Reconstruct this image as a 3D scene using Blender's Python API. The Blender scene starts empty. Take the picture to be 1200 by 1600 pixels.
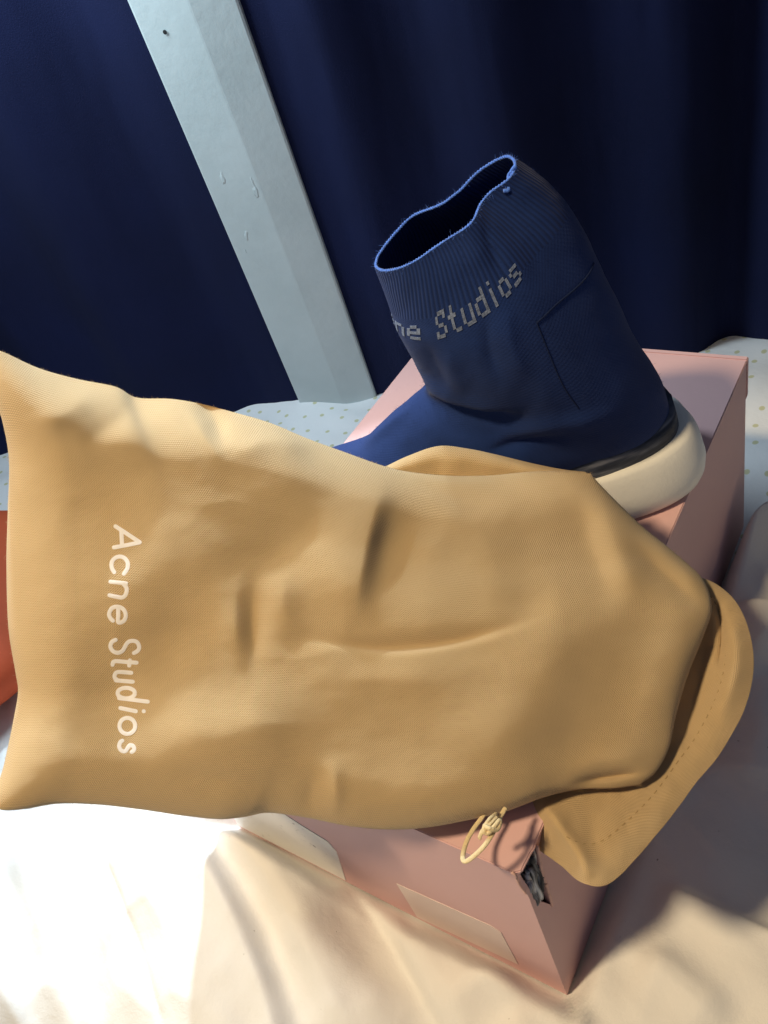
import bpy, bmesh, math
import numpy as np
from mathutils import Vector, Matrix
from mathutils.bvhtree import BVHTree

# ------------------------------------------------------------------ camera
scn = bpy.context.scene
COL = scn.collection
CAM = np.array([0.10234, -0.10057, 0.46292])
RGT = np.array([0.8284, 0.4905, -0.2703]); RGT /= np.linalg.norm(RGT)
FWD = np.array([-0.5304, 0.5319, -0.6601]); FWD -= RGT * (FWD @ RGT); FWD /= np.linalg.norm(FWD)
UPV = np.cross(RGT, FWD)
FPX = 1314.84                      # focal length in pixels of a 1200 x 1600 picture
cd = bpy.data.cameras.new('camera'); cam = bpy.data.objects.new('camera', cd); COL.objects.link(cam)
cd.sensor_fit = 'HORIZONTAL'; cd.sensor_width = 36.0; cd.lens = 36.0 * FPX / 1200.0
cd.clip_start = 0.02; cd.clip_end = 50
cam.matrix_world = Matrix(((RGT[0], UPV[0], -FWD[0], CAM[0]), (RGT[1], UPV[1], -FWD[1], CAM[1]),
                           (RGT[2], UPV[2], -FWD[2], CAM[2]), (0, 0, 0, 1)))
scn.camera = cam
scn.render.resolution_x = 768; scn.render.resolution_y = 1024

# ------------------------------------------------------------------ light
w = bpy.data.worlds.new('World'); scn.world = w; w.use_nodes = True
bg = w.node_tree.nodes['Background']; bg.inputs[0].default_value = (0.62, 0.74, 1.0, 1); bg.inputs[1].default_value = 0.12

def area(name, loc, target, size, watts, col):
    l = bpy.data.lights.new(name, 'AREA'); l.shape = 'DISK'; l.size = size; l.energy = watts; l.color = col
    o = bpy.data.objects.new(name, l); COL.objects.link(o); o.location = loc
    o.rotation_euler = (Vector(target) - Vector(loc)).to_track_quat('-Z', 'Y').to_euler()
    return o
def spot(name, loc, target, radius, cone, blend, watts, col):
    l = bpy.data.lights.new(name, 'SPOT'); l.shadow_soft_size = radius; l.spot_size = math.radians(cone); l.spot_blend = blend
    l.energy = watts; l.color = col
    o = bpy.data.objects.new(name, l); COL.objects.link(o); o.location = loc
    o.rotation_euler = (Vector(target) - Vector(loc)).to_track_quat('-Z', 'Y').to_euler()
    return o
# shaded bedside lamp behind the photographer's left shoulder, a patch of daylight that comes in over the curtain, and the soft window light
spot('bedside_lamp_light', (-0.39, -0.54, 1.48), (0.01, 0.01, 0.08), 0.08, 31, 0.6, 88.0, (1.0, 0.775, 0.47))
spot('daylight_beam', (-0.72, 0.85, 1.03), (-0.33, -0.05, 0.08), 0.022, 30, 0.45, 88.0, (0.72, 0.88, 1.0))
area('window_light', (-0.52, 0.22, 0.62), (-0.28, 0.26, 0.10), 0.20, 3.0, (0.72, 0.89, 1.0))
scn.view_settings.view_transform = 'Standard'; scn.view_settings.look = 'None'
scn.view_settings.exposure = 0.0; scn.view_settings.gamma = 1.0

# ------------------------------------------------------------------ helpers
def ray(x, y):
    x = np.asarray(x, float); y = np.asarray(y, float)
    d = RGT * ((x - 600) / FPX)[..., None] - UPV * ((y - 800) / FPX)[..., None] + FWD
    return d
def at(x, y, dist):
    d = ray(x, y); d = d / np.linalg.norm(d, axis=-1, keepdims=True)
    return CAM + d * np.asarray(dist, float)[..., None]
def at_z(x, y, z):
    d = ray(x, y); return CAM + d * ((z - CAM[2]) / d[..., 2])[..., None]
def at_plane(x, y, P, N):
    d = ray(x, y); return CAM + d * (((np.asarray(P) - CAM) @ N) / (d @ N))[..., None]
def proj(P):
    d = np.asarray(P, float) - CAM; z = d @ FWD
    return 600 + FPX * (d @ RGT) / z, 800 - FPX * (d @ UPV) / z

def lattice(ix, iy, seed):
    h = (ix.astype(np.int64) * 374761393 + iy.astype(np.int64) * 668265263 + seed * 144665) & 0x7fffffff
    h = ((h ^ (h >> 13)) * 1274126177) & 0x7fffffff
    return ((h ^ (h >> 16)) & 0xffff) / 65535.0
def vnoise(x, y, seed=0):
    ix = np.floor(x); iy = np.floor(y); fx = x - ix; fy = y - iy
    fx = fx * fx * fx * (fx * (fx * 6 - 15) + 10); fy = fy * fy * fy * (fy * (fy * 6 - 15) + 10)
    a = lattice(ix, iy, seed); b = lattice(ix + 1, iy, seed); c = lattice(ix, iy + 1, seed); d = lattice(ix + 1, iy + 1, seed)
    return (a * (1 - fx) + b * fx) * (1 - fy) + (c * (1 - fx) + d * fx) * fy - 0.5
def fbm(x, y, octv=4, seed=0):
    x = np.asarray(x, float); y = np.asarray(y, float)
    s = 0; a = 1.0
    for k in range(octv):
        s = s + a * vnoise(x, y, seed + k); x = x * 2.03 + 7.1; y = y * 2.03 - 3.7; a *= 0.5
    return s
def sstep(a, b, x):
    t = np.clip((x - a) / (b - a), 0, 1); return t * t * (3 - 2 * t)
def spline(pts, n, closed=False):
    P = np.array(pts, float)
    if closed: P = np.vstack([P[-1], P, P[0], P[1]])
    else: P = np.vstack([2 * P[0] - P[1], P, 2 * P[-1] - P[-2]])
    seg = len(P) - 3
    out = []
    m = 16
    for i in range(seg):
        p0, p1, p2, p3 = P[i:i + 4]
        for t in np.arange(m) / m:
            out.append(0.5 * ((2 * p1) + (p2 - p0) * t + (2 * p0 - 5 * p1 + 4 * p2 - p3) * t * t + (3 * p1 - p0 - 3 * p2 + p3) * t ** 3))
    out.append(P[-2]); out = np.array(out)
    L = np.concatenate([[0], np.cumsum(np.linalg.norm(np.diff(out, axis=0), axis=1))])
    s = np.linspace(0, L[-1], n, endpoint=not closed)
    return np.stack([np.interp(s, L, out[:, k]) for k in range(P.shape[1])], 1)
def along(x, y, line):
    """signed distance to a polyline and the fraction along it"""
    L = np.array(line, float); best = np.full(np.shape(x), 1e9); sd = np.zeros(np.shape(x)); fr = np.zeros(np.shape(x))
    ln = np.linalg.norm(np.diff(L, axis=0), axis=1); cum = np.concatenate([[0], np.cumsum(ln)])
    for i in range(len(L) - 1):
        a = L[i]; d = (L[i + 1] - a) / ln[i]
        t = np.clip((x - a[0]) * d[0] + (y - a[1]) * d[1], 0, ln[i])
        ex = x - a[0] - d[0] * t; ey = y - a[1] - d[1] * t
        q = np.hypot(ex, ey); sg = np.sign(d[0] * ey - d[1] * ex)
        m = q < best
        best = np.where(m, q, best); sd = np.where(m, q * np.where(sg == 0, 1, sg), sd); fr = np.where(m, (cum[i] + t) / cum[-1], fr)
    return sd, fr
def ridge(x, y, line, wl, wr, amp, taper=0.4, crisp=0.55):
    """smooth ridge along a line; wl/wr widths on the negative / positive side"""
    sd, fr = along(x, y, spline(line, 24))
    t = sstep(0, taper, fr) * sstep(0, taper, 1 - fr) if taper > 0 else 1.0
    q = np.abs(sd) / np.where(sd < 0, wl, wr); g = np.exp(-1.75 * (np.sqrt(q * q + 0.10) - 0.316))
    return amp * (crisp * g + (1 - crisp) * np.exp(-q * q)) * t

def mesh_obj(name, V, F, mat=None, parent=None, smooth=True, uv=None):
    me = bpy.data.meshes.new(name)
    me.from_pydata([tuple(map(float, v)) for v in V], [], [tuple(map(int, f)) for f in F])
    if uv is not None:
        lay = me.uv_layers.new(name='UVMap')
        idx = np.empty(len(me.loops), np.int32); me.loops.foreach_get('vertex_index', idx)
        lay.data.foreach_set('uv', np.asarray(uv, np.float32)[idx].ravel())
    if smooth: me.polygons.foreach_set('use_smooth', [True] * len(me.polygons))
    if mat: me.materials.append(mat)
    me.update()
    o = bpy.data.objects.new(name, me); COL.objects.link(o)
    if parent: o.parent = parent
    return o
def grid_faces(nr, nc, closed=False, off=0, flip=False):
    F = []
    for i in range(nr - 1):
        for j in range(nc if closed else nc - 1):
            j2 = (j + 1) % nc
            q = (off + i * nc + j, off + i * nc + j2, off + (i + 1) * nc + j2, off + (i + 1) * nc + j)
            F.append(q[::-1] if flip else q)
    return F
def empty(name, loc=(0, 0, 0)):
    o = bpy.data.objects.new(name, None); COL.objects.link(o); o.empty_display_size = 0.03
    return o
def tag(o, label, cat, group=None):
    o['label'] = label; o['category'] = cat
    if group: o['group'] = group
    return o
def tube(name, pts, rad, mat, parent=None, n=200, sides=8, closed=False, flat=1.0, up=(0, 0, 1)):
    P = spline(pts, n, closed); T = np.gradient(P, axis=0)
    if closed: T = np.roll(P, -1, 0) - np.roll(P, 1, 0)
    T /= np.linalg.norm(T, axis=1)[:, None]
    r = np.broadcast_to(np.asarray(rad, float), (n,))
    A = np.cross(T, np.array(up, float)); A /= np.linalg.norm(A, axis=1)[:, None] + 1e-9; B = np.cross(A, T)
    ang = np.arange(sides) * 2 * math.pi / sides
    V = (P[:, None] + r[:, None, None] * (np.cos(ang)[None, :, None] * A[:, None] + flat * np.sin(ang)[None, :, None] * B[:, None])).reshape(-1, 3)
    F = grid_faces(n, sides, True)
    if closed:
        F += [((n - 1) * sides + j, (n - 1) * sides + (j + 1) % sides, (j + 1) % sides, j) for j in range(sides)]
    else:
        F += [tuple(range(sides))[::-1], tuple((n - 1) * sides + j for j in range(sides))]
    return mesh_obj(name, V, F, mat, parent)

# ------------------------------------------------------------------ materials
class NT:
    def __init__(s, name, rough=0.8, sheen=0.0):
        s.m = bpy.data.materials.new(name); s.m.use_nodes = True; s.t = s.m.node_tree
        s.b = s.t.nodes['Principled BSDF']; s.b.inputs['Roughness'].default_value = rough
        s.b.inputs['Specular IOR Level'].default_value = 0.3
        if sheen: s.b.inputs['Sheen Weight'].default_value = sheen; s.b.inputs['Sheen Roughness'].default_value = 0.5
    def n(s, typ, **kw):
        x = s.t.nodes.new(typ)
        for k, v in kw.items(): setattr(x, k, v)
        return x
    def l(s, a, b): s.t.links.new(a, b)
    def coord(s, which='Object', scale=(1, 1, 1)):
        c = s.n('ShaderNodeTexCoord'); m = s.n('ShaderNodeMapping'); m.inputs['Scale'].default_value = scale
        s.l(c.outputs[which], m.inputs['Vector']); return m.outputs['Vector']
    def noise(s, vec, scale, detail=4, rough=0.55):
        x = s.n('ShaderNodeTexNoise'); x.inputs['Scale'].default_value = scale; x.inputs['Detail'].default_value = detail
        x.inputs['Roughness'].default_value = rough; s.l(vec, x.inputs['Vector']); return x.outputs['Fac']
    def ramp(s, fac, stops):
        x = s.n('ShaderNodeValToRGB'); e = x.color_ramp.elements
        while len(e) < len(stops): e.new(0.5)
        for k, (p, c) in enumerate(stops): e[k].position = p; e[k].color = (*c, 1)
        s.l(fac, x.inputs[0]); return x.outputs[0]
    def math(s, op, a, b=None):
        x = s.n('ShaderNodeMath', operation=op)
        for k, v in enumerate((a, b)):
            if v is None: continue
            if isinstance(v, (int, float)): x.inputs[k].default_value = v
            else: s.l(v, x.inputs[k])
        return x.outputs[0]
    def mix(s, fac, a, b, mode='MIX'):
        x = s.n('ShaderNodeMix', data_type='RGBA', blend_type=mode)
        for k, v in ((0, fac), (6, a), (7, b)):
            if isinstance(v, (int, float)): x.inputs[k].default_value = v
            elif isinstance(v, tuple): x.inputs[k].default_value = (*v, 1)
            else: s.l(v, x.inputs[k])
        return x.outputs[2]
    def bump(s, h, dist, strength=1.0, prev=None):
        x = s.n('ShaderNodeBump'); x.inputs['Distance'].default_value = dist; x.inputs['Strength'].default_value = strength
        s.l(h, x.inputs['Height'])
        if prev is not None: s.l(prev, x.inputs['Normal'])
        return x.outputs['Normal']
    def done(s, col=None, nor=None, rough=None):
        if col is not None:
            if isinstance(col, tuple): s.b.inputs['Base Color'].default_value = (*col, 1)
            else: s.l(col, s.b.inputs['Base Color'])
        if nor is not None: s.l(nor, s.b.inputs['Normal'])
        if rough is not None: s.l(rough, s.b.inputs['Roughness'])
        return s.m

def weave_height(t, period):
    c = t.n('ShaderNodeTexCoord'); sx = t.n('ShaderNodeSeparateXYZ')
    wob = t.n('ShaderNodeTexNoise'); wob.inputs['Scale'].default_value = 60; t.l(c.outputs['UV'], wob.inputs['Vector'])
    ad = t.n('ShaderNodeVectorMath', operation='MULTIPLY_ADD'); t.l(wob.outputs['Color'], ad.inputs[0])
    ad.inputs[1].default_value = (0.0012, 0.0012, 0); t.l(c.outputs['UV'], ad.inputs[2]); t.l(ad.outputs[0], sx.inputs[0])
    k = 2 * math.pi / period
    a = t.math('SINE', t.math('MULTIPLY', sx.outputs[0], k)); b = t.math('SINE', t.math('MULTIPLY', sx.outputs[1], k))
    return t.math('ADD', t.math('MULTIPLY', a, b), t.math('MULTIPLY', b, 0.45))
def canvas_material():
    t = NT('canvas', 0.88, 0.15)
    h = weave_height(t, 0.00118)
    v = t.coord('Object')
    big = t.noise(v, 14, 4); fine = t.noise(v, 900, 2)
    col = t.ramp(big, [(0.3, (0.61, 0.43, 0.225)), (0.7, (0.67, 0.48, 0.26))])
    col = t.mix(0.5, col, t.ramp(h, [(0.0, (0.80, 0.77, 0.72)), (0.9, (1.0, 1.0, 1.0))]), 'MULTIPLY')
    n1 = t.bump(h, 0.00015, 1.0); n2 = t.bump(fine, 0.00025, 0.5, n1)
    return t.done(col, n2)
def plain(name, col, rough=0.8, var=0.06, scale=30, bump=0.0, bscale=400, sheen=0.0):
    t = NT(name, rough, sheen); v = t.coord('Object'); f = t.noise(v, scale, 4)
    a = tuple(c * (1 - var) for c in col); b = tuple(min(1, c * (1 + var)) for c in col)
    n = t.bump(t.noise(v, bscale, 3), bump, 1.0) if bump else None
    return t.done(t.ramp(f, [(0.3, a), (0.7, b)]), n)

M = {}
M['canvas'] = canvas_material()   # shared by bag body, mouth and back fold
M['print'] = plain('printed_ink', (0.82, 0.78, 0.76), 0.8, 0.05, 200, 0.0002, 1500)
M['cord'] = plain('cotton_cord', (0.72, 0.58, 0.34), 0.85, 0.08, 300, 0.0004, 1200)
t = NT('pink_card', 0.62); v = t.coord('Object'); f = t.noise(v, 9, 5); g = t.noise(v, 220, 3)
M['pink'] = t.done(t.ramp(f, [(0.3, (0.63, 0.40, 0.40)), (0.7, (0.68, 0.435, 0.435))]), t.bump(g, 0.00012, 1.0))
t = NT('torn_board', 0.95); v = t.coord('Object', (260, 260, 26)); f = t.noise(v, 1.0, 4)
M['board'] = t.done(t.ramp(f, [(0.38, (0.05, 0.052, 0.06)), (0.5, (0.30, 0.31, 0.34)), (0.60, (0.70, 0.72, 0.76))]), t.bump(f, 0.0012, 1.0))
M['pulp'] = plain('torn_paper_edge', (0.72, 0.46, 0.40), 0.9, 0.12, 400)
t = NT('paper_label', 0.45); v = t.coord('Object'); f = t.noise(v, 260, 5); mk = t.noise(v, 38, 3)
sp = t.math('MULTIPLY', t.ramp(f, [(0.60, (0, 0, 0)), (0.68, (1, 1, 1))]), t.ramp(mk, [(0.52, (0, 0, 0)), (0.62, (1, 1, 1))]))
M['label'] = t.done(t.mix(sp, (0.80, 0.79, 0.78), (0.30, 0.29, 0.31)))
M['tape'] = plain('translucent_tape', (0.71, 0.585, 0.555), 0.32, 0.03, 60)

def knit(name, col, period, rough=0.9):
    t = NT(name, rough, 0.04); c = t.n('ShaderNodeTexCoord'); sx = t.n('ShaderNodeSeparateXYZ'); t.l(c.outputs['UV'], sx.inputs[0])
    k = 2 * math.pi / period
    a = t.math('SINE', t.math('MULTIPLY', sx.outputs[0], k)); b = t.math('SINE', t.math('MULTIPLY', sx.outputs[1], k * 0.9))
    h = t.math('MULTIPLY', a, b); v = t.coord('Object'); f = t.noise(v, 25, 4)
    cr = t.ramp(f, [(0.3, tuple(x * 0.85 for x in col)), (0.7, tuple(x * 1.15 for x in col))])
    return t.done(cr, t.bump(h, 0.0001, 0.5))
NAVY = (0.0065, 0.0255, 0.122)
M['knit'] = knit('navy_knit', NAVY, 0.0016)
t = NT('rib_knit', 0.9, 0.04); c = t.n('ShaderNodeTexCoord'); sx = t.n('ShaderNodeSeparateXYZ'); t.l(c.outputs['UV'], sx.inputs[0])
h = t.math('SINE', t.math('MULTIPLY', sx.outputs[0], 2 * math.pi / 0.0019))
M['rib'] = t.done(t.mix(1.0, t.ramp(t.math('MULTIPLY_ADD', h, 0.5), [(0.0, (0.66, 0.66, 0.66)), (0.6, (1.1, 1.1, 1.1))]), NAVY, 'MULTIPLY'), t.bump(h, 0.0002, 0.7))
for nd in M['rib'].node_tree.nodes:
    if nd.type == 'MATH' and nd.operation == 'MULTIPLY_ADD': nd.inputs[2].default_value = 0.5
M['rim'] = plain('bright_blue_yarn', (0.09, 0.24, 0.85), 0.9, 0.2, 500, 0.0004, 1500, 0.4)
M['knit_letter'] = plain('pale_grey_yarn', (0.17, 0.215, 0.33), 0.95, 0.35, 700, 0.0003, 1500)
M['seam'] = plain('dark_navy_thread', (0.004, 0.013, 0.058), 0.9, 0.1)
M['sole'] = plain('off_white_rubber', (0.83, 0.82, 0.77), 0.36, 0.03, 40, 0.00015, 500)
t = NT('glued_rubber_band', 0.5); v = t.coord('Object', (40, 40, 300)); f = t.noise(v, 1.0, 4)
M['band'] = t.done(t.ramp(f, [(0.35, (0.016, 0.022, 0.042)), (0.52, (0.045, 0.055, 0.085)), (0.68, (0.16, 0.17, 0.21))]))

t = NT('white_cotton', 0.9, 0.1); v = t.coord('Object'); f = t.noise(v, 7, 4); g = t.noise(v, 1300, 2); c2 = t.noise(v, 45, 5, 0.6)
sp = t.ramp(t.noise(v, 330, 1), [(0.80, (1, 1, 1)), (0.83, (0.45, 0.43, 0.42))])
M['cotton'] = t.done(t.mix(1.0, t.ramp(f, [(0.3, (0.76, 0.745, 0.72)), (0.7, (0.81, 0.80, 0.78))]), sp, 'MULTIPLY'),
                     t.bump(c2, 0.0020, 0.55, t.bump(g, 0.0002, 0.5)))
t = NT('dotted_cotton', 0.9, 0.1); v = t.coord('Object'); vo = t.n('ShaderNodeTexVoronoi'); vo.voronoi_dimensions = '2D'
vo.inputs['Scale'].default_value = 52; vo.inputs['Randomness'].default_value = 0.45; t.l(v, vo.inputs['Vector'])
g = t.noise(v, 45, 5, 0.6)
M['dots'] = t.done(t.ramp(vo.outputs['Distance'], [(0.0, (0.56, 0.54, 0.33)), (0.10, (0.60, 0.58, 0.38)), (0.13, (0.78, 0.78, 0.78))]), t.bump(g, 0.002, 0.6))
t = NT('navy_curtain', 0.9, 0.0); v = t.coord('Object'); f = t.noise(v, 6, 3); g = t.noise(v, 900, 2)
M['curtain'] = t.done(t.ramp(f, [(0.3, (0.0020, 0.0052, 0.033)), (0.7, (0.0030, 0.0078, 0.050))]), t.bump(g, 0.0003, 0.6))
t = NT('painted_post', 0.5); v = t.coord('Object'); f = t.noise(v, 18, 5); g = t.noise(v, 120, 4); s2 = t.ramp(t.noise(t.coord('Object', (70, 70, 25)), 1.0, 3), [(0.69, (0, 0, 0)), (0.72, (1, 1, 1))])
M['post'] = t.done(t.ramp(f, [(0.3, (0.53, 0.605, 0.60)), (0.7, (0.61, 0.685, 0.68))]), t.bump(s2, 0.0012, 0.6, t.bump(g, 0.0006, 0.5)))
M['hole'] = plain('dark_hole', (0.03, 0.03, 0.03), 0.9)
M['orange'] = plain('orange_satin', (0.50, 0.085, 0.03), 0.75, 0.05, 20, 0.0002, 300)
M['wall'] = plain('dim_plaster', (0.10, 0.11, 0.14), 0.9)

# ------------------------------------------------------------------ setting: wall behind the curtains
def wall_y(x): return 0.575 + 0.40 * x
WE = np.array([0.9285, 0.3714, 0.0]); WN = np.array([0.3714, -0.9285, 0.0]); W0 = np.array([-0.40, wall_y(-0.40), 0.0])
a, b = W0 - WE * 2.0 - WN * 0.06, W0 + WE * 1.6 - WN * 0.06
bw = mesh_obj('wall', [(*a[:2], -0.4), (*b[:2], -0.4), (*b[:2], 0.405), (*a[:2], 0.405),
                       *[tuple(np.array(q) - WN * 0.1) for q in ((*a[:2], -0.4), (*b[:2], -0.4), (*b[:2], 0.405), (*a[:2], 0.405))]],
              [(0, 1, 2, 3), (7, 6, 5, 4), (0, 4, 5, 1), (1, 5, 6, 2), (2, 6, 7, 3), (3, 7, 4, 0)], M['wall'], smooth=False)
bw['kind'] = 'structure'

# curtains: real hanging folds
def curtain(s0, s1, folds, label, seed):
    ns, nz = 420, 60
    s = np.linspace(s0, s1, ns); z = np.linspace(-0.12, 0.415, nz); S, Z = np.meshgrid(s, z)
    ss = S + 0.010 * fbm(S * 3, Z * 1.2, 2, seed)
    d = 0.009 * np.sin(ss * 2 * math.pi / 0.17 + 1.3 * np.sin(ss * 9 + seed)) + 0.010 * fbm(ss * 9, Z * 0.6, 3, seed + 5)
    for c, wd, am, lean in folds:
        q = (ss - c - lean * Z) / wd; d = d + am * np.exp(-q * q)
    d = d * sstep(0.0, 0.06, np.minimum(abs(S - S0), abs(S - S1))) + 0.010
    d += 0.0015 * fbm(S * 40, Z * 8, 3, seed + 9)
    P = W0 + WE * S[..., None] + WN * d[..., None]; P[..., 2] = Z
    F = grid_faces(nz, ns); n = nz * ns
    back = (P - WN * 0.002).reshape(-1, 3)
    V = np.vstack([P.reshape(-1, 3), back]); F += grid_faces(nz, ns, off=n, flip=True)
    o = mesh_obj('curtain', V, F, M['curtain'])
    return tag(o, label, 'curtain', 'navy curtains behind the bed')
# pale post between the curtains
post = empty('post'); tag(post, 'pale scuffed painted post leaning between the two navy curtains', 'post')
pa = at_plane(np.array(338.), np.array(325.), W0 + WN * 0.014, WN); pb = at_plane(np.array(485.), np.array(325.), W0 + WN * 0.014, WN)
ex = pb - pa; ex[2] = 0; wid = np.linalg.norm(ex); ex /= wid; en = WN
prof = [(0, -0.03), (0, 0), (wid * 0.02, 0.001), (wid * 0.565, 0.0048), (wid * 0.585, 0.0048), (wid * 0.98, 0.001), (wid, 0), (wid, -0.03)]  # shallow bend added to the face; its two tones replace a cast shadow
V = []; nz = 40
for z in np.linspace(-0.15, 0.415, nz):
    for u, q in prof: p = pa + ex * u + en * q; V.append((p[0], p[1], z))
F = grid_faces(nz, len(prof), True) + [tuple(range(len(prof)))[::-1], tuple((nz - 1) * len(prof) + k for k in range(len(prof)))]
mesh_obj('post_board', V, F, M['post'], post, smooth=False)
hp = at_plane(np.array(258.), np.array(50.), pa + en * 0.0030, en)
V = [tuple(hp + en * 0.0006)] + [tuple(hp + (ex * math.cos(q) + np.array([0, 0, 1]) * math.sin(q)) * 0.0016 + en * 0.0005 + ex * 0) for q in np.arange(12) * math.pi / 6]
mesh_obj('nail_hole', V, [(0, 1 + k, 1 + (k + 1) % 12) for k in range(12)], M['hole'], post, smooth=False)

S0 = float((pa - W0) @ WE); S1 = float((pb - W0) @ WE)
curtain(-1.5, S0 + 0.004, [(-0.22, 0.05, 0.010, 0.1), (-0.42, 0.05, 0.012, 0.0)], 'dark navy curtain hanging left of the pale post', 3)
curtain(S1 - 0.004, 1.2, [(0.36, 0.02, -0.02, 0.02), (0.40, 0.025, 0.018, 0.02), (0.47, 0.03, -0.022, 0.03), (0.30, 0.05, 0.010, 0.0), (0.18, 0.06, 0.008, 0.0)],
        'dark navy curtain hanging behind the blue sneaker, right of the pale post', 11)

# ------------------------------------------------------------------ bedding
BW, BD, BH = 0.2184, 0.3303, 0.140
# dotted under-sheet: reaches the wall
nx, ny = 260, 200
X, Y = np.meshgrid(np.linspace(-1.5, 0.9, nx), np.linspace(-0.7, 0.98, ny))
Y = np.minimum(Y, wall_y(X) + 0.02)
inb = sstep(0.10, 0.0, np.maximum(np.maximum(-BW - X, X), np.maximum(-Y, Y - BD)))
Z = 0.014 * fbm(X * 6, Y * 6, 3, 21) + 0.012 * np.exp(-((X - 0.0 + (Y - 0.45) * 0.5) / 0.09) ** 2) * sstep(0.35, 0.5, Y)
Z += 0.006 * fbm(X * 22, Y * 22, 2, 4) + 0.010 * (0.25 - np.abs(fbm(X * 9, Y * 16, 2, 14)))
Z -= 0.004
Z = Z * (1 - inb) - 0.012 * inb
V = np.stack([X, Y, Z], -1).reshape(-1, 3)
sh = mesh_obj('bed_sheet', np.vstack([V, V - [0, 0, 0.02]]), grid_faces(ny, nx) + grid_faces(ny, nx, off=nx * ny, flip=True), M['dots'])
tag(sh, 'white bed sheet with small yellow-green dots, spread behind the pink box', 'bed sheet')

# plain white duvet in front with its folds
def bp(*px): return [tuple(at_z(np.array(float(x)), np.array(float(y)), 0.0)[:2]) for x, y in px]
nx, ny = 760, 560
U, Vv = np.meshgrid(np.linspace(0, 1, nx), np.linspace(0, 1, ny))
X = -0.95 + U * 1.45
edge = 0.235 + 0.24 * X + 0.10 * sstep(-0.05, 0.06, X) + 0.012 * np.sin(X * 75) * sstep(-0.02, 0.03, X) + 0.012 * fbm(X * 8, X * 0, 3, 2)
Y = -0.62 + Vv * (edge + 0.62)
def duvet_z(X, Y):
    z = 0.008 * fbm(X * 5 + 3, Y * 5, 3, 31) + 0.0030 * fbm(X * 20, Y * 20, 3, 33)
    al = X * 0.9 - Y * 0.44; pe = X * 0.44 + Y * 0.9
    z += 0.0042 * fbm(pe * 26, al * 6, 3, 35) + 0.0012 * fbm(pe * 80, al * 30, 2, 37)
    z += 0.012 * (0.25 - np.abs(fbm(pe * 14 + 2, al * 5, 2, 39))) + 0.007 * (0.25 - np.abs(fbm(pe * 30, al * 14 + 5, 2, 40)))
    # rolled fold running from the box's left corner toward the camera, steep on its far side
    sd, fr = along(X, Y, spline(bp((275, 1250), (312, 1308), (372, 1420), (410, 1500), (450, 1620), (480, 1760)), 40))
    z += 0.019 * np.exp(-(sd / np.where(sd > 0, 0.0070, 0.070)) ** 2) * sstep(0.0, 0.15, fr)
    z += ridge(X, Y, bp((350, 1290), (440, 1380), (540, 1510), (660, 1680)), 0.030, 0.022, 0.016, 0.2)
    sd, fr = along(X, Y, spline(bp((535, 1380), (590, 1450), (640, 1530), (700, 1640), (740, 1720)), 30))
    z -= 0.009 * np.exp(-(sd / np.where(sd > 0, 0.004, 0.022)) ** 2) * sstep(0, 0.15, fr)
    z += ridge(X, Y, bp((640, 1440), (690, 1520), (760, 1640)), 0.012, 0.035, 0.009, 0.3)
    z += ridge(X, Y, bp((760, 1490), (810, 1580), (830, 1700)), 0.018, 0.014, 0.009, 0.3)
    z += ridge(X, Y, bp((880, 1540), (912, 1610), (930, 1700)), 0.018, 0.004, 0.007, 0.3)
    z += ridge(X, Y, bp((1020, 1390), (1110, 1435), (1200, 1475), (1320, 1540)), 0.040, 0.004, 0.008, 0.2)
    z += ridge(X, Y, bp((205, 1270), (250, 1380), (300, 1500), (350, 1680)), 0.022, 0.012, 0.008, 0.3) + ridge(X, Y, bp((40, 1270), (70, 1400), (120, 1540), (150, 1680)), 0.02, 0.010, 0.009, 0.3)
    z += ridge(X, Y, bp((990, 1500), (1060, 1540), (1150, 1620)), 0.025, 0.012, 0.007, 0.3) + ridge(X, Y, bp((480, 1440), (520, 1540), (560, 1660)), 0.02, 0.012, 0.006, 0.3)
    z -= ridge(X, Y, bp((135, 1240), (190, 1360), (240, 1480), (290, 1640)), 0.002, 0.002, 0.003, 0.1)
    z += ridge(X, Y, bp((100, 1240), (160, 1370), (210, 1490), (260, 1660)), 0.030, 0.016, 0.009, 0.2)
    z += ridge(X, Y, bp((-20, 1250), (8, 1380), (36, 1500), (66, 1660)), 0.03, 0.006, 0.016, 0.2)
    z += ridge(X, Y, bp((70, 1280), (88, 1345), (100, 1395)), 0.02, 0.004, 0.007, 0.4)
    z += ridge(X, Y, bp((1150, 830), (1130, 900), (1160, 980), (1230, 1060)), 0.03, 0.05, 0.022, 0.1)
    z += ridge(X, Y, bp((1180, 980), (1195, 1100), (1170, 1250)), 0.02, 0.03, 0.010, 0.1)
    return z
Z = duvet_z(X, Y) + 0.010
Z += 0.020 * np.exp(-((edge - Y) / 0.035) ** 2) * (0.75 + 0.5 * np.sin(X * 75) * sstep(-0.02, 0.03, X))
Z -= sstep(0.012, 0.0, edge - Y) * 0.022
inb = sstep(0.016, -0.004, np.maximum(np.maximum(-BW - X, X), np.maximum(-Y, Y - BD)))
out = np.maximum(np.maximum(-BW - X, X), np.maximum(-Y, Y - BD))
Z = Z * (1 - inb) - 0.006 * inb
V = np.stack([X, Y, Z], -1).reshape(-1, 3)
F = grid_faces(ny, nx)
du = mesh_obj('duvet', V, F, M['cotton'])
so = du.modifiers.new('thickness', 'SOLIDIFY'); so.thickness = 0.004; so.offset = -1
tag(du, 'plain white crumpled duvet under the pink box, filling the foreground', 'duvet')

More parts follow.
